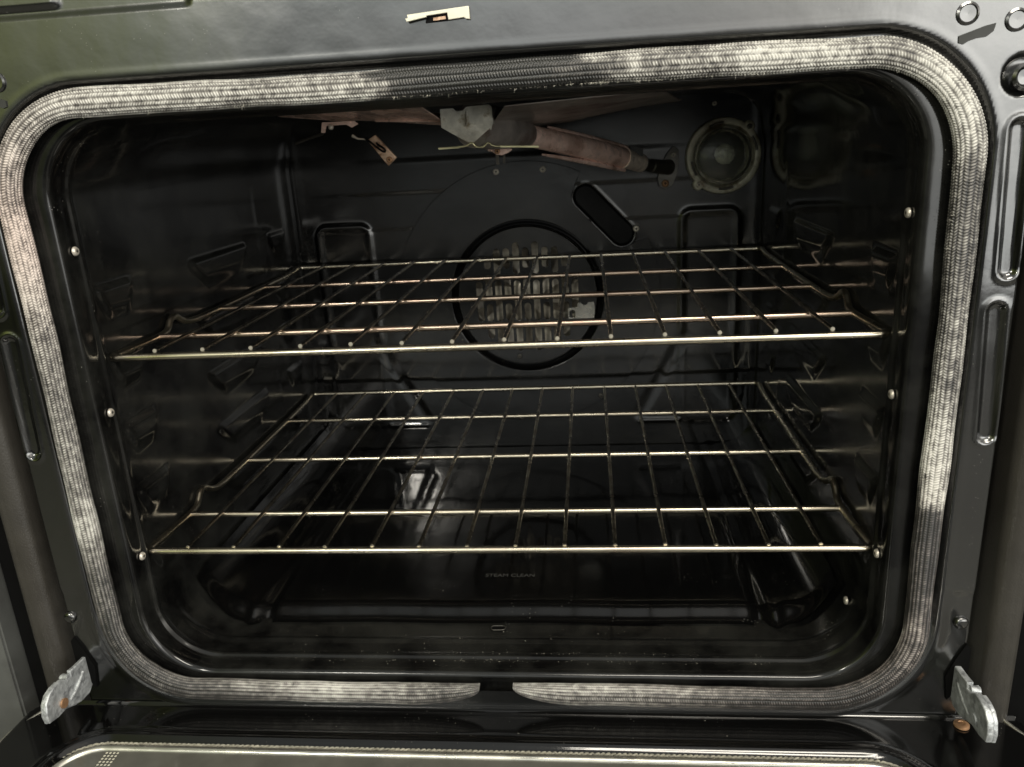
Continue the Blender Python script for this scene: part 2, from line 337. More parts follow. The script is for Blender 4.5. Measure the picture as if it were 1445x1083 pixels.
tng = np.roll(base, -1, 0) - np.roll(base, 1, 0); tng /= np.linalg.norm(tng, axis=1)[:, None]
nrm = np.stack([-tng[:, 1], tng[:, 0]], 1)                   # outward?
chk = (nrm * (base - np.array([0, .12]))).sum(1).mean()
if chk < 0: nrm = -nrm
front_prof = [(.034, -.0262), (.020, -.0262), (.010, -.0262), (.005, -.0263), (.0032, -.0261), (.0016, -.0251), (.0006, -.0232), (.0001, -.0205)]
ys = np.concatenate([np.array([q[1] for q in front_prof]), np.arange(-.016, .03, .0011), np.arange(.031, .462, .0026)])
outw = np.concatenate([np.array([q[0] for q in front_prof]), np.zeros(len(ys) - len(front_prof))])
B = base[:, None, :]; YY = np.broadcast_to(ys[None, :], (len(base), len(ys)))
XX = np.broadcast_to(base[:, 0:1], YY.shape); ZZ = np.broadcast_to(base[:, 1:2], YY.shape)
off = np.broadcast_to(outw[None, :], YY.shape).copy()
side = ss(np.abs(nrm[:, 0:1]), .7, 1.0) * np.ones_like(YY)
topw = ss(nrm[:, 1:2], .3, .95) * np.ones_like(YY); botw = ss(-nrm[:, 1:2], .3, .95) * np.ones_like(YY)
off -= .0028 * np.exp(-((YY + .0055) / .0033) ** 2)           # stamped bead round the mouth
off -= .0016 * np.exp(-((YY - .018) / .003) ** 2) * botw
off += .014 * topw * ss(YY, .005, .16)                         # ceiling rises behind the lip
def ledge(yc, zc, hy, hz):
    u = np.abs(YY - yc); v = ZZ - zc                          # flat top, pointed underside
    wdt = hy * (1 - .45 * ss(-v, 0, hz)); m1 = 1 - ss(u - wdt, -.004, .004)
    return m1 * ss(v, .0028, -.0012) * 1.0 * (1 - ss(-v, hz * .55, hz)) if False else m1 * (1 - ss(v, -.002, .002)) * (1 - ss(-v, hz * .5, hz))
for zc in (.2275, .1695, .1115, .0535, -.0045):
    off -= side *   .0036 * ledge(.028, zc, .024, .030)
    off -= side *   .0038 * ledge(.225, zc - .002, .066, .032)
    off -= side *   .003 * ledge(.385, zc, .026, .028)
for s_y in (.335,):
    off -= side * .0004 * np.exp(-((YY - s_y) / .006) ** 2) * (1 - ss(ZZ, .27, .29))
off += .0002 * noise2(YY, ZZ + XX, 30, 5)
off -= .003 * ss(YY, .443, .460) ** 2
P3 = np.stack([XX + nrm[:, 0:1] * off, YY, ZZ + nrm[:, 1:2] * off], -1)
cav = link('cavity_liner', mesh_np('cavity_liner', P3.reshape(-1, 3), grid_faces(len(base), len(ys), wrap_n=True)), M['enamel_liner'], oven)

# ------------------------------------------------------------------ back wall (height field)
st = .00165
xs = np.arange(-.325, .3251, st); zs = np.arange(-.13, .40, st); Xg, Zg = np.meshgrid(xs, zs, indexing='ij')
FC = (.002, .1205)
R_ = np.hypot(Xg - FC[0], Zg - FC[1])
Y = np.full_like(Xg, .4555)
for s in (-1, 1):
    dd = rrsdf(Xg, Zg, s * .240, .082, .035, .141, .012)
    Y -= .0030 * np.exp(-(dd / .0042) ** 2) * (.35 + .65 * ss(Zg, .02, .12))
    Y -= .0010 * (1 - ss(dd, -.006, 0))
    c = capsule(Xg, Zg, s * .152, -.0595, s * .203, -.0595, 0); Y -= .002 * np.exp(-(c / .0025) ** 2)
    Y -= .0006 * np.exp(-((s * Xg - .297) / .006) ** 2)
    c = capsule(Xg, Zg, s * .209, .06, s * .15, -.05, 0); Y += .0009 * (1 - ss(c, .000, .012))
Y -= .0012 * ss(Zg, .262, .266) * (1 - ss(np.abs(Xg), .13, .29)) ; Y -= .0012 * (ss(Zg, .216, .219) - ss(Zg, .30, .31)) * (1 - ss(np.abs(Xg), .12, .28))
oc = capsule(Xg, Zg, .0830, .2475, .129, .1985, .0145)
Y += .009 * (1 - ss(oc, -.003, .0015)) - .001 * np.exp(-((oc - .002) / .0015) ** 2)
Y += .010 * (1 - ss(R_, .1020, .1040))
Y += .0005 * noise2(Xg, Zg, 26, 8)
n, m_ = Xg.shape; F = grid_faces(n, m_); keep = (R_.reshape(-1)[F] > .0905).any(1); F = F[keep]
used = np.zeros(n * m_, bool); used[F.ravel()] = True; idx = np.cumsum(used) - 1
V = np.stack([Xg, Y, Zg], -1).reshape(-1, 3)[used]
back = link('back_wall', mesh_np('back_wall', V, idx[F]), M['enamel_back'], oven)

# raised baffle plate around the fan
A_, B_ = np.array([.0830, .2475]), np.array([.129, .1985])
RB = .176; pl = []
for k in range(720):
    a = 2 * PI * k / 720 + PI / 2; rmax = RB if a % (2 * PI) > 1 or a % (2 * PI) < .1 else RB
    rr_ = np.linspace(.11, RB, 140); cc = capsule(FC[0] + rr_ * math.cos(a), FC[1] + rr_ * math.sin(a), *A_, *B_, .0175)
    hit = np.where(cc < 0)[0]; rad = rr_[hit[0]] if len(hit) else RB
    if pl and abs(rad - last) > .002:
        for t in (.33, .66): pl.append((FC[0] + (last + (rad - last) * t) * math.cos(a), FC[1] + (last + (rad - last) * t) * math.sin(a)))
    last = rad; pl.append((FC[0] + rad * math.cos(a), FC[1] + rad * math.sin(a)))
seq = []
hole = [(FC[0] + .1025 * math.cos(-2 * PI * k / 120), FC[1] + .1025 * math.sin(-2 * PI * k / 120)) for k in range(120)]
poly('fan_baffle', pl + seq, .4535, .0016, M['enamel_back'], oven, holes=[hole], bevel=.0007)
# fan cover with slots
holes = []
def slot(x, z0, z1, hw=.0043):
    if z1 - z0 < .012: return
    p_ = []
    for k in range(9): a = PI * k / 8; p_.append((FC[0] + x + hw * math.cos(a), FC[1] + z1 - hw + hw * math.sin(a)))
    for k in range(9): a = PI + PI * k / 8; p_.append((FC[0] + x + hw * math.cos(a), FC[1] + z0 + hw + hw * math.sin(a)))
    holes.append(p_[::-1])
for i in range(-5, 6):
    x = i * .0128; c = math.sqrt(max(0, .076 ** 2 - x * x))
    rows = [(.031, .073), (-.032, .023), (-.074, -.040)] if i % 2 else [(.039, .066), (-.001, .031), (-.032, -.008), (-.068, -.040)]
    for a, b in rows: slot(x, max(a, -c), min(b, c))
circ = [(FC[0] + .0928 * math.cos(2 * PI * k / 120), FC[1] + .0928 * math.sin(2 * PI * k / 120)) for k in range(120)]
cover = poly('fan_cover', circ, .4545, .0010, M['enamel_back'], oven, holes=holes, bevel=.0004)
for a in (20, 140, 260): screw('screw', (FC[0] + .083 * math.cos(math.radians(a)), .4535, FC[1] + .083 * math.sin(math.radians(a))), .0035, M['darksteel'], cover)
vc = []
for q_, a0 in ((A_, ca_ := math.atan2(A_[1] - B_[1], A_[0] - B_[0])), (B_, ca_ + PI)):
    for k in range(25): a = a0 - PI / 2 + PI * k / 24; vc.append((q_[0] + .0135 * math.cos(a), q_[1] + .0135 * math.sin(a)))
poly('vent_opening', vc, .4615, .0006, M['ventdark'], oven)
nt_ = [(.078 + .0045 * math.cos(PI + PI * k / 8), .1105 - .0035 * math.sin(PI * k / 8)) for k in range(9)]
sl2 = [(.0615 + .0040 * math.cos(PI * k / 8), .0970 + .0040 * math.sin(PI * k / 8)) for k in range(9)] + [(.0575, .0905), (.0655, .0905)]
glint = poly('cover_glint_plate', [(.0560, .0890), (.0560, .1035), (.0685, .1045), (.0690, .1100)] + nt_ + [(.0905, .1110), (.0918, .1020), (.0905, .0890)], .4515, .0008, M['glint'], cover, holes=[sl2[::-1]], bevel=.0002)  # bright plate added to imitate a reflection on the fan cover
# fan impeller behind it
fan = lathe('fan_impeller', [(.0001, .468), (.016, .466), (.022, .4695), (.060, .4725), (.074, .470)], M['fan'], oven, 48, (FC[0], 0, FC[1]))
for k in range(10):
    a = 2 * PI * k / 10; bm = bmesh.new(); vs = []
    for rr_, da, y0 in ((.020, 0, .4685), (.045, .10, .464), (.072, .26, .461)):
        ca_, sa_ = math.cos(a + da), math.sin(a + da)
        vs.append((bm.verts.new((rr_ * ca_, y0, rr_ * sa_)), bm.verts.new((rr_ * math.cos(a + da + .25), .472, rr_ * math.sin(a + da + .25)))))
    for i in range(2): bm.faces.new((vs[i][0], vs[i + 1][0], vs[i + 1][1], vs[i][1]))
    bmesh.ops.solidify(bm, geom=bm.faces[:], thickness=.0008)
    me = bpy.data.meshes.new('fan_blade'); bm.to_mesh(me); bm.free(); link('fan_blade', me, M['fan'], fan, False)
lathe('fan_groove', [(.0925, .4550), (.0935, .4590), (.0975, .4620), (.1015, .4590), (.1030, .4545)], M['enamel'], oven, 96, (FC[0], 0, FC[1]))
lathe('fan_housing', [(.0001, .4785), (.094, .4785), (.094, .4570)], M['fan'], oven, 48, (FC[0], 0, FC[1]))

for x, z in ((-.030, .2845), (.030, .2845), (.147, .2045)): screw('screw', (x, .4525, z), .0042, M['screw'], oven)
for x, z in ((.097, -.021), (-.014, -.050)): screw('screw', (x, .4525, z), .0036, M['darksteel'], oven)
screw('screw', (.243, .4535, .351), .003, M['screw'], oven)
for s in (-1, 1):
    for z in (.26, .129, -.0025): screw('screw', (s * .3052, -.012, z), .0036, M['screw'], oven, (0, 0, -s * PI / 2))
screw('screw', (.3005, .033, -.074), .0036, M['screw'], oven, (0, 0, -PI / 2))
sl = []
for k in range(13): a = -PI / 2 + PI * k / 12; sl.append((-.0025 + .0032 * math.cos(a), .0355 + .0032 * math.sin(a)))
for k in range(13): a = PI / 2 + PI * k / 12; sl.append((-.0095 + .0032 * math.cos(a), .0355 + .0032 * math.sin(a)))

# ------------------------------------------------------------------ floor panel
st = .0018
xs = np.arange(-.3005, .3006, st); vs_ = np.arange(.0, .41, st); Xg, Vg = np.meshgrid(xs, vs_, indexing='ij')
edge = np.abs(Xg)
rise = .0015 + (.060 - np.sqrt(np.maximum(.060 ** 2 - np.maximum(edge - .244, 0) ** 2, .0002)))  # follows the liner corners
y0 = .044 + .013 * ss(edge, .262, .3) - .006 * np.exp(-((edge - .246) / .006) ** 2) + .0006 * np.sin(Xg * 40)
Yg = y0 + Vg
Z = CZ0 + rise + .0105 * ss(Vg, 0, .021) * (1 - ss(edge, .25, .29) * .7)
Z -= .0055 * np.exp(-((edge - .232) / .0055) ** 2) * (.25 + .75 * (1 - ss(Vg, .03, .12)))
Z += .0006 * noise2(Xg, Yg, 20, 11)
link('floor_panel', mesh_np('floor_panel', np.stack([Xg, Yg, Z], -1).reshape(-1, 3), grid_faces(*Xg.shape)), M['enamel'], oven)
dr = poly('drain_slot', sl, CZ0 + .0010, .0012, M['hole'], oven, plane='XY')
ring = [(a * 1.0, b) for a, b in sl]
tube('drain_rim', [(a, b, CZ0 + .0016) for a, b in sl], .0004, M['darksteel'], dr, 6, closed=True)
def text(body, size, loc, rot, m, parent, name='lettering'):
    cu = bpy.data.curves.new(name, 'FONT'); cu.body = body; cu.size = size; cu.align_x = 'CENTER'; cu.align_y = 'CENTER'; cu.extrude = .00005
    tmp = bpy.data.objects.new('tmp', cu); COL.objects.link(tmp); dg = bpy.context.evaluated_depsgraph_get(); me = bpy.data.meshes.new_from_object(tmp.evaluated_get(dg)); bpy.data.objects.remove(tmp)
    me.materials.clear(); o = link(name, me, m, parent, False); o.location = loc; o.rotation_euler = rot; return o
text('STEAM CLEAN', .0078, (-.001, .107, -.0938), (0, 0, 0), M['print'], oven)

# crumbs and flakes lying on the lower lip, the floor panel and the door
bm = bmesh.new(); rc = np.random.RandomState(9)
def lipz(y): return CZ0 + .0028 * math.exp(-((y + .0055) / .0033) ** 2) + .0016 * math.exp(-((y - .018) / .003) ** 2)
for k in range(380):
    if k < 300:
        x = rc.uniform(-.22, .25) if k < 210 else rc.normal(.02, .07); y = rc.choice([rc.normal(-.0105, .0012), rc.normal(.001, .0015), rc.uniform(-.018, .036)], p=[.45, .2, .35]); z = lipz(y); r = rc.uniform(.00008, .00030)
    elif k < 345: x = rc.uniform(-.22, .22); y = rc.uniform(.075, .3); z = CZ0 + .0123; r = rc.uniform(.0001, .00028)
    else: x = rc.uniform(-.3, .3); y = rc.uniform(-.082, -.036); z = -.1398 + (.006 if y < -.066 else 0); r = rc.uniform(.00012, .0003)
    vs = [bm.verts.new((x + rc.normal(0, r), y + rc.normal(0, r), z + abs(rc.normal(0, r * .6)))) for _ in range(5)]
    try: bmesh.ops.convex_hull(bm, input=vs)
    except Exception: pass
me = bpy.data.meshes.new('crumbs'); bm.to_mesh(me); bm.free()
cr = link('crumbs', me, mat('crumb', (.42, .40, .34), .6, nscale=400, namt=.5), None, False); cr['kind'] = 'stuff'

# ------------------------------------------------------------------ gasket
gp = rr_path(GX, GZ0, GZ1, GR, GR, .0004)
sd = np.concatenate([[0], np.cumsum(np.linalg.norm(np.diff(gp, axis=0), axis=1))]); Ltot = sd[-1]
lo, hi = .0145, Ltot - .013
Ns = 5200; NP = 96
s_ = np.linspace(lo, hi, Ns)
cx_ = np.interp(s_, sd, gp[:, 0]); cz_ = np.interp(s_, sd, gp[:, 1])
tx = np.gradient(cx_); tz = np.gradient(cz_); L_ = np.hypot(tx, tz); tx /= L_; tz /= L_
k_ = np.ones(41) / 41
pad = lambda a: np.convolve(np.pad(a, 20, mode='edge'), k_, 'valid')
tx, tz = pad(tx), pad(tz)
nx, nz_ = tz, -tx
if (nx * cx_ + nz_ * (cz_ - .12)).mean() < 0: nx, nz_ = -nx, -nz_
te = np.minimum(s_ - lo, hi - s_)                              # distance to the free ends
tap = np.clip(te / .056, 0, 1); tapw = .10 + .90 * np.sqrt(1 - (1 - tap) ** 2.2)
wid = .0091 * tapw * (1 + .035 * np.sin(s_ * 31) + .03 * np.sin(s_ * 83 + 1)); thk = .0059 * (.45 + .55 * np.sqrt(tap))
cshift = -(.0091 - wid) * (te < .07)                           # taper towards the inner edge
ph = np.concatenate([np.linspace(-.35, PI + .35, 82), np.linspace(PI + .35, 2 * PI - .35, 16)[1:-1]])
S, PH = np.meshgrid(s_, ph, indexing='ij')
ce, se = np.cos(PH), np.sin(PH)
sq = lambda v, e: np.sign(v) * np.abs(v) ** e
a_ = wid[:, None] * sq(ce, .85) + cshift[:, None]; b_ = thk[:, None] * sq(se, .9)
row = (PH % (2 * PI)) / (2 * PI) * 18
rowi = np.floor(row); rf = row - rowi
rib = np.abs(np.sin(PI * row)) ** .8
puck = .5 + .5 * noise2(S * 1, PH * .02, 60, 21)
stitch = np.cos(2 * PI * (S / .0020 + .25 * (rowi % 2) + .85 * (rf - .5) * np.where(rowi % 2 > 0, 1, -1)))
disp = .00058 * (rib - .5) + .00040 * stitch * rib
lump = .0003 * noise2(S, PH * .01, 90, 22)
dirx = sq(ce, 1.); diry = sq(se, 1.)
A2 = a_ + (disp + lump) * dirx; B2 = b_ + (disp + lump) * diry
lift = 0.0008 * np.sin(s_ * 17)[:, None]
PX = cx_[:, None] + nx[:, None] * (A2 + lift); PZ = cz_[:, None] + nz_[:, None] * (A2 + lift); PY = -.0335 - B2
V = np.stack([PX, PY, PZ], -1).reshape(-1, 3)
me = mesh_np('gasket', V, grid_faces(Ns, NP, wrap_m=True))
# soot and bleaching, patch by patch along the gasket (position along the length, whiteness, spread over the width)
WEAR = [(0, .38), (.05, .45), (.09, .6), (.14, .72), (.19, .62), (.24, .42), (.30, .36), (.34, .32), (.39, .36), (.42, .34), (.45, .5), (.48, .78), (.51, .6), (.55, .55), (.59, .5), (.63, .6), (.67, .85), (.72, .88), (.75, .75),
        (.79, .62), (.84, .72), (.88, .72), (.93, .68), (.98, .62), (1.02, .66), (1.045, .7), (1.06, .22), (1.10, -.12), (1.16, -.10), (1.195, .22), (1.215, .72), (1.25, .55), (1.28, .6), (1.31, .82), (1.36, .76), (1.385, .52), (1.42, .8), (1.46, .84), (1.485, .56), (1.51, .38), (1.56, .42),
        (1.61, .58), (1.65, .5), (1.68, .78), (1.715, .85), (1.74, .34), (1.78, .22), (1.82, .30), (1.85, .52), (1.88, .34), (1.93, .24), (1.98, .26), (2.03, .36), (2.07, .55), (2.12, .6), (2.17, .62), (2.21, .5), (2.26, .46)]
scl = Ltot / 2.22
def vnoise(u, v, seed, per):
    # value noise, periodic in v
    r_ = np.random.RandomState(seed); nu = int(u.max()) + 3; G = r_.rand(nu, per)
    iu = np.floor(u).astype(int); iv = np.floor(v).astype(int); fu = u - iu; fv = v - iv; fu = fu * fu * (3 - 2 * fu); fv = fv * fv * (3 - 2 * fv)
    g = lambda a, b: G[a, b % per]
    return ((g(iu, iv) * (1 - fu) + g(iu + 1, iv) * fu) * (1 - fv) + (g(iu, iv + 1) * (1 - fu) + g(iu + 1, iv + 1) * fu) * fv) * 2 - 1
PT = (PH % (2 * PI)) / (2 * PI)
wv = np.interp(S + .018 * vnoise(S / .02, PT * 8, 45, 8), [q[0] * scl for q in WEAR], [q[1] for q in WEAR])
rows_ = .55 * vnoise(S / .045, rowi % 18 + .5, 46, 18)
fine = .30 * vnoise(S / .022, PT * 6, 41, 6) + .30 * vnoise(S / .009, PT * 12, 42, 12) + .75 * vnoise(S / .0036, PT * 18, 43, 18) + .75 * vnoise(S / .0017, PT * 36, 44, 36) + rows_ - .8 * (vnoise(S / .0042, PT * 18, 47, 18) > .62) * (vnoise(S / .03, PT * 4, 48, 4) > 0)
wv = (wv - .55) * 1.45 + .50; wv = wv + .22 * fine + .25 * stitch * rib + .50 * (rib - .60)
bot = (PZ < -.05); wv = np.where(bot, wv + .16 * (-ce) - .04, wv)    # lower run: the outer half is greyer
tp = (PZ > .34) & (PX > -.1) & (PX < .03); wv = np.where(tp & (ce > .2), wv - .1, wv)
wv = np.clip(wv, 0, 1)
at = me.attributes.new('wear', 'FLOAT', 'POINT'); at.data.foreach_set('value', wv.astype(np.float32).ravel())
pk = np.exp(-((S - .72 * scl) / .07) ** 2) + .5 * np.exp(-((S - 1.9 * scl) / .15) ** 2)
at = me.attributes.new('pink', 'FLOAT', 'POINT'); at.data.foreach_set('value', np.clip(pk, 0, 1).astype(np.float32).ravel())
gasket = link('gasket', me, M['gasket'], oven)
# frayed fibres along the inner edge
bm = bmesh.new()
rs = np.random.RandomState(4)
for s0, s1, cnt in ((.95, 1.32, 170), (1.33, 1.55, 60), (1.70, 1.74, 50), (.3, .9, 70), (1.2, 1.215, 20)):
    for _ in range(cnt):
        s = (s0 + (s1 - s0) * rs.rand()) * scl; i = int(np.clip((s - lo) / (hi - lo) * (Ns - 1), 0, Ns - 1))
        p0 = Vector((cx_[i] - nx[i] * wid[i] * .95, -.036 - .004 * rs.rand(), cz_[i] - nz_[i] * wid[i] * .95))
        dr_ = Vector((-nx[i] + rs.randn() * .9, rs.randn() * .5 - .2, -nz_[i] + rs.randn() * .9)).normalized(); ln = .0012 + .0022 * rs.rand() ** 2
        sd_ = dr_.orthogonal().normalized() * .00011; c = dr_.cross(sd_)
        p1 = p0 + dr_ * ln + Vector((rs.randn(), rs.randn(), rs.randn())) * .0003
        r0 = [bm.verts.new(p0 + q) for q in (sd_, -sd_ * .5 + c * .9, -sd_ * .5 - c * .9)]; tip = bm.verts.new(p1)
        for k in range(3): bm.faces.new((r0[k], r0[(k + 1) % 3], tip))
me = bpy.data.meshes.new('frayed_fibres'); bm.to_mesh(me); bm.free()
fr = link('frayed_fibres', me, mat('fibre', (.55, .53, .45), .6), gasket, False); fr['kind'] = 'stuff'

# ------------------------------------------------------------------ cavity lamp
LC = (.2545, .289)
lamp = lathe('lamp_ring', [(.049, .456), (.049, .449), (.0475, .4465), (.044, .4455), (.0405, .4465), (.0385, .4495), (.037, .455)], M['lensring'], oven, 64, (LC[0], 0, LC[1]))
for a in (48, 228):
    x = .0475 * math.cos(math.radians(a)); z = .0475 * math.sin(math.radians(a))
    lathe('lens_tab', [(.0075, .455), (.0075, .4475), (.006, .446), (.0001, .4458)], M['lensring'], lamp, 20, (x, 0, z))
    screw('screw', (x, .4458, z), .0034, M['screw'] if a == 228 else M['darksteel'], lamp)
for a in (200, 275, 20, 105):                                   # locking lugs in the ring
    pts = []
    for k in range(9): t = math.radians(a - 13 + 26 * k / 8); pts.append((.0418 * math.cos(t), .4438 + 0, .0418 * math.sin(t)))
    tube('lens_lug', pts, .0016, M['darksteel'], lamp, 8)
lathe('lamp_glass', [(.0375, .4535), (.0372, .446), (.035, .4415), (.030, .438), (.022, .4355), (.012, .434), (.0001, .4335)], M['glass'], lamp, 56)
lathe('lamp_reflector', [(.037, .4545), (.028, .460), (.014, .463), (.0001, .4635)], M['darksteel'], lamp, 40)
bulb = lathe('bulb', [(.0001, .4385), (.006, .439), (.0115, .4415), (.0140, .446), (.0125, .4515), (.008, .456), (.007, .463)], M['fan'], lamp, 32)
bulb.location = (.002, 0, .002)
lamp.scale = (.94, 1, .94); M['bulb'] = mat('frosted_bulb', (.5, .51, .44), .3, nscale=250, namt=.4, bump=.0012, bscale=260, col2=(.6, .6, .52), c2scale=180, c2range=(.58, .68)); bulb.data.materials.clear(); bulb.data.materials.append(M['bulb'])

# ------------------------------------------------------------------ gas broil burner
burner = tube('burner_tube', [(-.002, .210, .3335), (.012, .240, .3295), (.026, .262, .3262), (.045, .285, .3205), (.070, .312, .3135), (.100, .347, .3045), (.128, .382, .2953)], [.0100, .0108, .0110, .0112, .0118, .0122, .0118], M['pink'], oven, 28)
# dark neck where the tube enters the bracket
tube('burner_neck', [(-.018, .176, .338), (-.006, .198, .3355), (.006, .220, .3325), (.018, .245, .3292), (.026, .260, .3272)], [.0205, .0205, .0180, .0150, .0120], M['pinkdark'], burner, 28)
tube('burner_seam', [(.046, .285, .3335), (.075, .317, .3245), (.105, .352, .315), (.133, .388, .3065)], [.001, .0030, .0034, .0022], M['pink'], burner, 10, smoothpath=1)
tube('burner_seam', [(.040, .275, .3060), (.070, .310, .2985), (.100, .345, .2905), (.130, .382, .2810)], [.001, .0024, .003, .0022], M['pink'], burner, 10, smoothpath=1)
fer = tube('burner_ferrule', [(.1270, .381, .2957), (.1285, .383, .2951), (.1310, .3855, .2942), (.1505, .4085, .2870)], [.0132, .0132, .0112, .0110], M['pink'], burner, 24); fer.data.materials.clear(); fer.data.materials.append(mat('ferrule_steel', (.85, .74, .64), .35, metal=.3, nscale=120, namt=.25, bump=.0002, col2=(.40, .26, .20), c2scale=70, c2range=(.55, .7)))
lathe('air_port', [(.0045, .0), (.0045, -.001), (.0001, -.0011)], M['hole'], fer, 20, (.1325, .3755, .2975))
poly('air_shutter', [(.1375, .3085), (.1525, .3045), (.1520, .2955), (.1375, .3000)], .392, .004, M['slotdark'], fer)
nozzle = tube('burner_orifice', [(.149, .407, .2873), (.158, .417, .2845), (.1585, .4175, .2843), (.164, .423, .283), (.1645, .4235, .283), (.181, .441, .2795), (.188, .449, .279)], [.0078, .0078, .0062, .0062, .0082, .0085, .0095], M['darksteel'], oven, 22)
poly('orifice_flange', [(.193, .304), (.1995, .300), (.2005, .285), (.1985, .271), (.192, .256), (.184, .252), (.176, .256), (.174, .266), (.178, .283), (.186, .296)], .4495, .0018, M['darksteel'], nozzle, bevel=.0004)
screw('screw', (.1935, .448, .2935), .0034, M['screw'], nozzle); screw('screw', (.1835, .448, .2595), .0046, M['screwrust'], nozzle)

# galvanised bracket: folded box with tapered skirt
def plate(name, quads, th, m, parent):
    bm = bmesh.new(); cache = {}
    def v(p):
        p = tuple(round(c, 5) for c in p)
        if p not in cache: cache[p] = bm.verts.new(p)
        return cache[p]
    for q in quads: bm.faces.new([v(p) for p in q])
    bmesh.ops.recalc_face_normals(bm, faces=bm.faces)
    bmesh.ops.solidify(bm, geom=bm.faces[:], thickness=th)
    bmesh.ops.bevel(bm, geom=[e for e in bm.edges], offset=th * .28, segments=2, affect='EDGES')
    me = bpy.data.meshes.new(name); bm.to_mesh(me); bm.free(); return link(name, me, m, parent, True, 50)
yb = .165
bracket = plate('burner_bracket', [
    [(-.0455, yb, .3530), (-.0335, yb, .3530), (-.0310, yb, .3505), (-.0245, yb, .3505), (-.0215, yb, .3535), (-.0005, yb, .3545), (.0022, yb + .001, .3520), (.0022, yb - .001, .3370), (-.0215, yb - .001, .3368), (-.0455, yb - .001, .3368)],
    [(-.0455, yb - .001, .3368), (-.0215, yb - .001, .3368), (-.0110, yb + .011, .3195), (-.0175, yb + .011, .3195), (-.0275, yb + .008, .3250)],
    [(-.0215, yb - .001, .3368), (.0022, yb - .001, .3370), (-.0030, yb + .009, .3245), (-.0065, yb + .011, .3195), (-.0110, yb + .011, .3195)],
    [(.0022, yb + .001, .3520), (.0022, yb - .001, .3370), (.0045, yb + .032, .3380), (.0045, yb + .032, .3520)],
    [(-.0455, yb, .3530), (-.0455, yb - .001, .3368), (-.0455, yb + .030, .3375), (-.0455, yb + .030, .3530)],
], .0011, M['galv'], oven)
tube('bracket_bead', [(-.0215, yb - .0048, .3375), (-.0213, yb - .0018, .3440), (-.0212, yb - .0008, .3500)], .0009, M['galv'], bracket, 8)
# spring clip under the bracket
clip = tube('spring_clip', [(-.0495, yb, .3188), (-.033, yb - .001, .3190), (-.0225, yb - .001, .3196), (-.0195, yb - .001, .3220), (-.0175, yb - .001, .3220), (-.0150, yb, .3184), (-.0120, yb, .3178), (-.0070, yb, .3180), (-.0045, yb, .3212), (-.0020, yb, .3212), (.0010, yb, .3178), (.020, yb, .3168), (.043, yb, .3150)], .0009, M['brass'], bracket, 8, smoothpath=2)
clip.scale = (1, 1, 1)
poly('clip_strip', [(-.050, .3192), (-.030, .3193), (-.030, .3180), (-.049, .3177)], yb + .001, .005, M['brass'], clip)
poly('clip_strip', [(.008, .3180), (.043, .3162), (.043, .3148), (.008, .3166)], yb + .001, .005, M['brass'], clip)
sb = poly('hanger_tab', [(-.0140, .3155), (.0105, .3145), (.0105, .3125), (.0065, .3100), (.0000, .3080), (-.0060, .3092), (-.0100, .3125), (-.0140, .3130)], .25, .006, M['pink'], oven, bevel=.0006)
screw('screw', (-.0040, .246, .3122), .0028, M['screwrust'], sb)
plate('hanger_leg', [[(-.0065, .25, .309), (-.0035, .25, .309), (-.0035, .252, .299), (-.0065, .252, .299)], [(.0015, .25, .309), (.0035, .25, .309), (.0030, .252, .300), (.0005, .252, .300)]], .0008, M['darksteel'], sb)

# broiler wings: folded sheet hung from the ceiling
wing = plate('broiler_wing', [[(-.003, .20, .338), (.028, .30, .3350), (.070, .30, .3385), (.104, .30, .3440), (.145, .30, .3490), (.186, .30, .3525), (.150, .12, .3560), (.02, .10, .3500)]], .0010, M['pinkdark'], oven)
plate('broiler_wing', [[(-.045, .20, .3395), (-.060, .21, .3405), (-.100, .21, .3455), (-.135, .21, .3500), (-.140, .21, .3475), (-.212, .21, .3565), (-.20, .12, .3600), (-.05, .10, .3530)]], .0010, M['pink'], oven)
for k in range(5):
    z = .3415 + k * .0016; tube('burner_rib', [(-.044, .176, z + .0010), (-.075, .185, z + .0030), (-.115, .2, z + .0058)], .0010, M['pink'], wing, 8)
hg = plate('wing_hanger', [[(-.168, .2, .3490), (-.136, .2, .3485), (-.132, .2, .3455), (-.139, .2, .3425), (-.144, .2, .3455), (-.164, .2, .3455), (-.166, .2, .3390), (-.170, .2, .3395)]], .0012, M['pink'], oven)
dome('screw', (-.159, .197, .3440), .0026, M['screw'], hg, .7)
tube('liner_fold', [(-.172, .21, .3385), (-.185, .215, .3360), (-.205, .22, .331)], .0014, M['darksteel'], oven, 8)

# igniter plate
ig = poly('igniter_plate', [(-.1250, .3300), (-.1165, .3345), (-.0975, .3125), (-.1065, .3050)], .200, .0030, M['copper'], oven, bevel=.0006)
tube('igniter_coil', [(-.1265, .197, .3320), (-.1205, .1955, .3275), (-.1125, .1955, .3205), (-.1085, .1955, .3180), (-.1070, .1955, .3195), (-.1095, .1955, .3225), (-.1140, .1955, .3250), (-.1155, .1955, .3275)], .0010, M['hole'], ig, 8, smoothpath=2)
screw('screw', (-.1045, .1975, .3108), .0030, M['screwrust'], ig)
tube('igniter_lead', [(-.1395, .2, .3350), (-.1340, .199, .3318), (-.1260, .198, .3310)], [.0016, .0009, .0008], M['screw'], ig, 8)

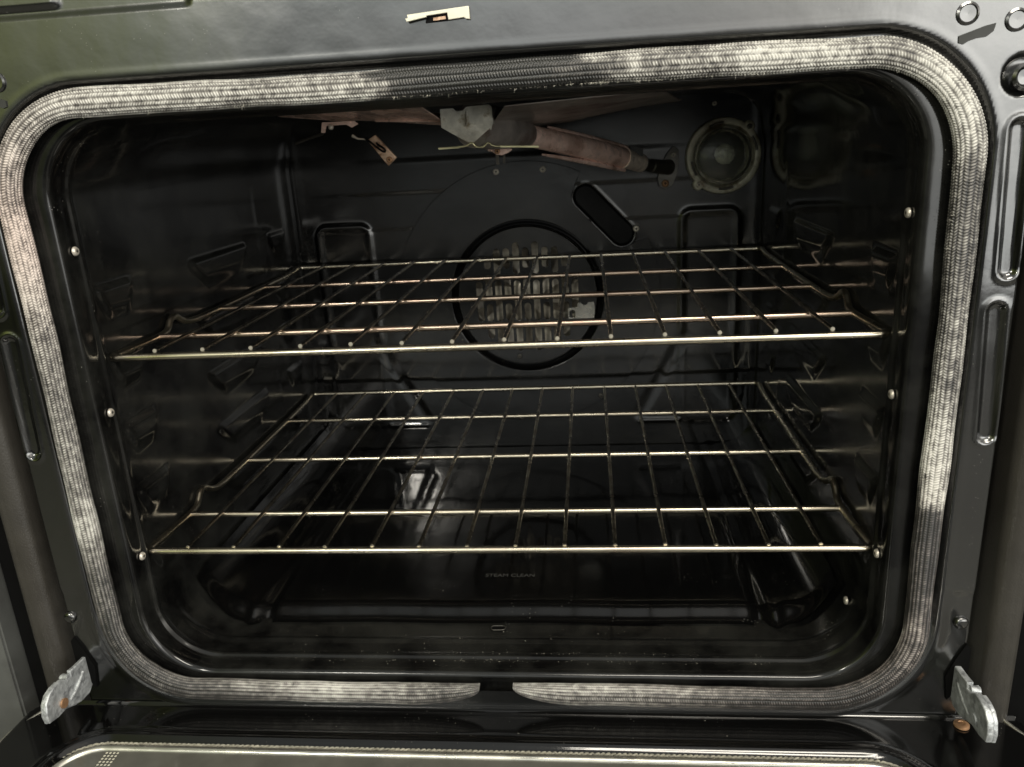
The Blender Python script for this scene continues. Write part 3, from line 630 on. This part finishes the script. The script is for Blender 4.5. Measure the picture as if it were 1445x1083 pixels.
# ------------------------------------------------------------------ racks
def make_rack(z, y0, y1, bars, label, top):
    r = empty('oven_rack', (0, 0, z), label, 'oven rack', 'wire racks in the oven')
    H = .3046; zb = -.0040 if top else -.0026; rs = .0075; pts = []
    def c(cx, cy, a0, a1, zz=zb):
        for k in range(7): a = math.radians(a0 + (a1 - a0) * k / 6); pts.append((cx + rs * math.cos(a), cy + rs * math.sin(a), zz))
    def sidepts(s):
        G_ = .3015
        q = [(s * G_, y0 + .06, zb), (s * G_, y0 + .080, zb), (s * (G_ + .001), y0 + .090, zb + .0015), (s * (G_ + .0015), y0 + .098, zb + .010), (s * (G_ + .0015), y0 + .108, zb + .0115), (s * (G_ + .001), y0 + .118, zb + .004), (s * (G_ - .002), y0 + .130, zb + .001), (s * (G_ - .001), y0 + .18, zb), (s * G_, y1 - .08, zb), (s * G_, y1 - .03, zb + .001)]
        return q
    c(H - rs, y0 + rs, -90, 0); pts += sidepts(1); H = .3025; c(H - rs, y1 - rs, 0, 90, zb + .003); c(-H + rs, y1 - rs, 90, 180, zb + .003); pts += sidepts(-1)[::-1]; H = .3046; c(-H + rs, y0 + rs, 180, 270)
    f = tube('rack_frame', pts, .0030, M['rack'], r, 12, closed=True, smoothpath=1)
    for i, y in enumerate(bars):
        tube('cross_bar', [(-.301, y, zb), (.301, y, zb)], .0027, M['rackpink'] if top else M['rack'], r, 12)
    me = None
    for i in range(14):
        x = (i - 6.5) * .04094 - .0012
        jx = random.uniform(-.0004, .0004)
        wobble = random.uniform(-.0006, .0006)
        if me is None:
            n_ = 24; pts = [(0, y0 + (.0035 if top else .0010) + (y1 - y0 - .005) * k / n_, 0) for k in range(n_ + 1)]
            o = tube('wire', pts, .0018, M['wire'], r, 10); me = o.data
            me.materials.append(M['dot'])
            for p_ in me.polygons:
                if len(p_.vertices) > 4: p_.material_index = 1
        else:
            o = bpy.data.objects.new('wire', me); COL.objects.link(o); o.parent = r
        o.location = (x + jx, random.uniform(-.0006, .0006), wobble * .4); o.rotation_euler = (0, 0, random.uniform(-.0015, .0015))
        dd = lathe('wire_end', [(.0017, .0022), (.00178, .0002), (.0014, -.0004), (.0001, -.0005)], M['dot'] if top else M['rack'], o, 12, (0, y0 + (.0035 if top else .0010), 0)) if i == 0 else None
        if dd: END['m'] = dd.data
        if dd is None:
            e = bpy.data.objects.new('wire_end', END['m']); COL.objects.link(e); e.parent = o; e.location = (0, y0 + (.0035 if top else .0010), 0)
    return r
END = {}
make_rack(.1752, .002, .441, [.072, .194, .315], 'upper wire oven rack with heat tinted cross bars, level with the fan cover', True)
make_rack(0.0, -.0035, .426, [.0665, .198, .325], 'lower wire oven rack above the steam clean floor panel, bright silver front bar', False)

# ------------------------------------------------------------------ door (folded down, inner side up)
DZ = -.140
def prism_grid(): pass
st = .002
xs = np.arange(-.425, .4251, st); vs_ = np.arange(-.62, -.031, st); Xg, Yg = np.meshgrid(xs, vs_, indexing='ij')
dd = rrsdf(Xg, Yg, -.018, -.321, .357, .260, .055)               # window bead outline
Z = np.full_like(Xg, DZ)
Z += .0060 * (1 - ss(dd, -.0075, .001)) - .0050 * (1 - ss(dd, -.0205, -.0135)) - .0012 * np.exp(-((dd + .0105) / .0016) ** 2)
Z -= .012 * ss(np.abs(Xg), .421, .4255) - .003 * ss(Yg, -.0345, -.0315)
Z -= .03 * ss(np.abs(Xg) + .55 * (Yg + .031), .414, .418)
Z += .0003 * noise2(Xg, Yg, 25, 15)
F = grid_faces(*Xg.shape); keep = (dd.reshape(-1)[F] > -.0245).any(1); F = F[keep]
used = np.zeros(Xg.size, bool); used[F.ravel()] = True; idx = np.cumsum(used) - 1
door = link('door', mesh_np('door', np.stack([Xg, Yg, Z], -1).reshape(-1, 3)[used], idx[F]), M['door'], oven)
def rr2(hx, hy, cy, r, k=12):
    o = []; hx -= .0165; cy -= .0205; hy -= .0005
    for cx, cy2, a0 in ((hx - r, cy + hy - r, 0), (-hx + r, cy + hy - r, 90), (-hx + r, cy - hy + r, 180), (hx - r, cy - hy + r, 270)):
        for i in range(k + 1): a = math.radians(a0 + 90 * i / k); o.append((cx - .018 + r * math.cos(a), cy2 + r * math.sin(a)))
    return o
tube('window_trim', [(a, b, DZ + .0012) for a, b in rr2(.3515, .234, -.30, .034)], .0032, M['edge'], door, 10, closed=True)
# braided cord between window and door skin
Ns2 = 1400; rp_ = rr2(.3575, .240, -.30, .038, 20); rp_ = np.array(rp_ + rp_[:1]); q = np.concatenate([[0], np.cumsum(np.linalg.norm(np.diff(rp_, axis=0), axis=1))])
ts = np.linspace(0, q[-1], Ns2, endpoint=False); ax = np.interp(ts, q, rp_[:, 0]); ay = np.interp(ts, q, rp_[:, 1])
for strand in range(2):
    pa = ts / .0042 * PI + strand * PI
    tube('window_cord', [(ax[i] * 1 + .0009 * math.cos(pa[i]) * (0 if ay[i] > -.1 and abs(ax[i] + .018) < .315 else 1), ay[i] + .0009 * math.cos(pa[i]) * (1 if ay[i] > -.1 and abs(ax[i] + .018) < .315 else 0), DZ + .0005 + .0009 * math.sin(pa[i])) for i in range(Ns2)], .0011, M['cord'], door, 6, closed=True)
pane = poly('window_glass', rr2(.3500, .2325, -.30, .033), DZ - .0005, .004, M['glasspane'], door, plane='XY')
poly('window_screen', rr2(.315, .198, -.30, .020), DZ + .0020, .0006, M['door'], pane, plane='XY')
# printed dots in the corner of the glass
bm = bmesh.new()
for s in (-1, 1):
    for i in range(4):
        for j in range(7):
            cx, cy = s * (.300 + i * .0032) - .008, -.0925 - j * .0032
            vv = [bm.verts.new((cx + .0011 * math.cos(k * PI / 3), cy + .0011 * math.sin(k * PI / 3), DZ + .0019)) for k in range(6)]; bm.faces.new(vv)
me = bpy.data.meshes.new('dot_print'); bm.to_mesh(me); bm.free(); dp = link('dot_print', me, M['cream'], pane, False); dp['kind'] = 'stuff'
# bright edges of the outer skin
for s in (-1, 1):
    tube('door_edge', [(s * .402, -.030, DZ + .001), (s * .4235, -.068, DZ - .003), (s * .426, -.12, DZ - .003), (s * .426, -.6, DZ - .003)], .0016, M['edge'], door, 8)
bm = bmesh.new(); bmesh.ops.create_cube(bm, size=1); bmesh.ops.transform(bm, matrix=Matrix.Translation((0, -.33, DZ - .035)) @ Matrix.Diagonal((.84, .58, .035, 1)), verts=bm.verts)
bmesh.ops.bevel(bm, geom=bm.edges[:], offset=.004, segments=2, affect='EDGES'); me = bpy.data.meshes.new('door_skin'); bm.to_mesh(me); bm.free(); link('door_skin', me, M['trim'], door, True, 35)

# hinges: zinc arms coming out of slots in the frame
HO = [(-.020, -.087), (-.033, -.090), (-.046, -.0895), (-.054, -.0885), (-.0545, -.094), (-.060, -.0935), (-.066, -.0885), (-.074, -.0885), (-.082, -.0905), (-.0875, -.096), (-.0900, -.106), (-.0885, -.1135), (-.078, -.1160), (-.068, -.1160), (-.050, -.1235), (-.038, -.1240), (-.030, -.118), (-.0295, -.103), (-.024, -.097)]
for s in (-1, 1):
    xo = s * .3655
    h = poly('door_hinge', HO, xo, .0016 if s < 0 else .0030, M['zinc'], oven, bevel=.0010, plane='YZ')
    # second leaf, cover, weld lumps
    h2 = poly('hinge_leaf', [(a * .92 - .003, b - .004) for a, b in HO[3:16]], xo + s * .0058, .0018, M['zinc'], h, bevel=.0008, plane='YZ')
    tube('hinge_bridge', [(xo - s * .001, -.056, -.0935), (xo + s * .006, -.056, -.0945)], .0032, M['zinc'], h, 12)
    tube('hinge_pin', [(xo - s * .0035, -.070, -.1085), (xo + s * .007, -.070, -.1085)], .0042, M['screwrust'] if s < 0 else M['zinc'], h, 16)
    tube('hinge_rib', [(xo - s * .0016, -.040, -.100), (xo - s * .0022, -.052, -.108), (xo - s * .0016, -.062, -.112)], .0016, M['zinc'], h, 8, smoothpath=2)
    if s > 0: dm = lathe('hinge_screw', [(.0001, -.0010), (.0022, -.0010), (.0026, -.0018), (.0045, -.0015), (.0057, -.0004), (.0059, .0016)], M['screwrust'], h, 28, (.3700, -.0410, DZ + .0016)); dm.rotation_euler = (-PI / 2, 0, 0); dm.scale = (1, .7, 1)
    hs = poly('hinge_slot', [(s * .3700, -.070), (s * .3735, -.074), (s * .3735, -.104), (s * .3600, -.122), (s * .3570, -.100), (s * .3640, -.082)], -.0318, .0030, M['hole'], oven)

# ------------------------------------------------------------------ setting
def box(name, c, s, m, label=None, cat=None, kind=None):
    bm = bmesh.new(); bmesh.ops.create_cube(bm, size=1); bmesh.ops.transform(bm, matrix=Matrix.Translation(c) @ Matrix.Diagonal((*s, 1)), verts=bm.verts)
    bmesh.ops.bevel(bm, geom=bm.edges[:], offset=.002, segments=2, affect='EDGES'); me = bpy.data.meshes.new(name); bm.to_mesh(me); bm.free()
    o = link(name, me, m, None, True, 35)
    if label: o['label'] = label; o['category'] = cat
    if kind: o['kind'] = kind
    return o
box('floor', (0, 0, -.86), (6, 6, .04), M['floor'], kind='structure')
box('cabinet', (.560, .255, -.04), (.24, .50, 1.5), M['hole'], 'cabinet side coloured black for shadow just right of the oven', 'cabinet')  # near-black colour stands in for the darkness beside the oven
box('cabinet', (-.485, .22, -.04), (.090, .50, 1.5), M['cabinet'], 'mottled grey cabinet panel just left of the oven', 'cabinet')
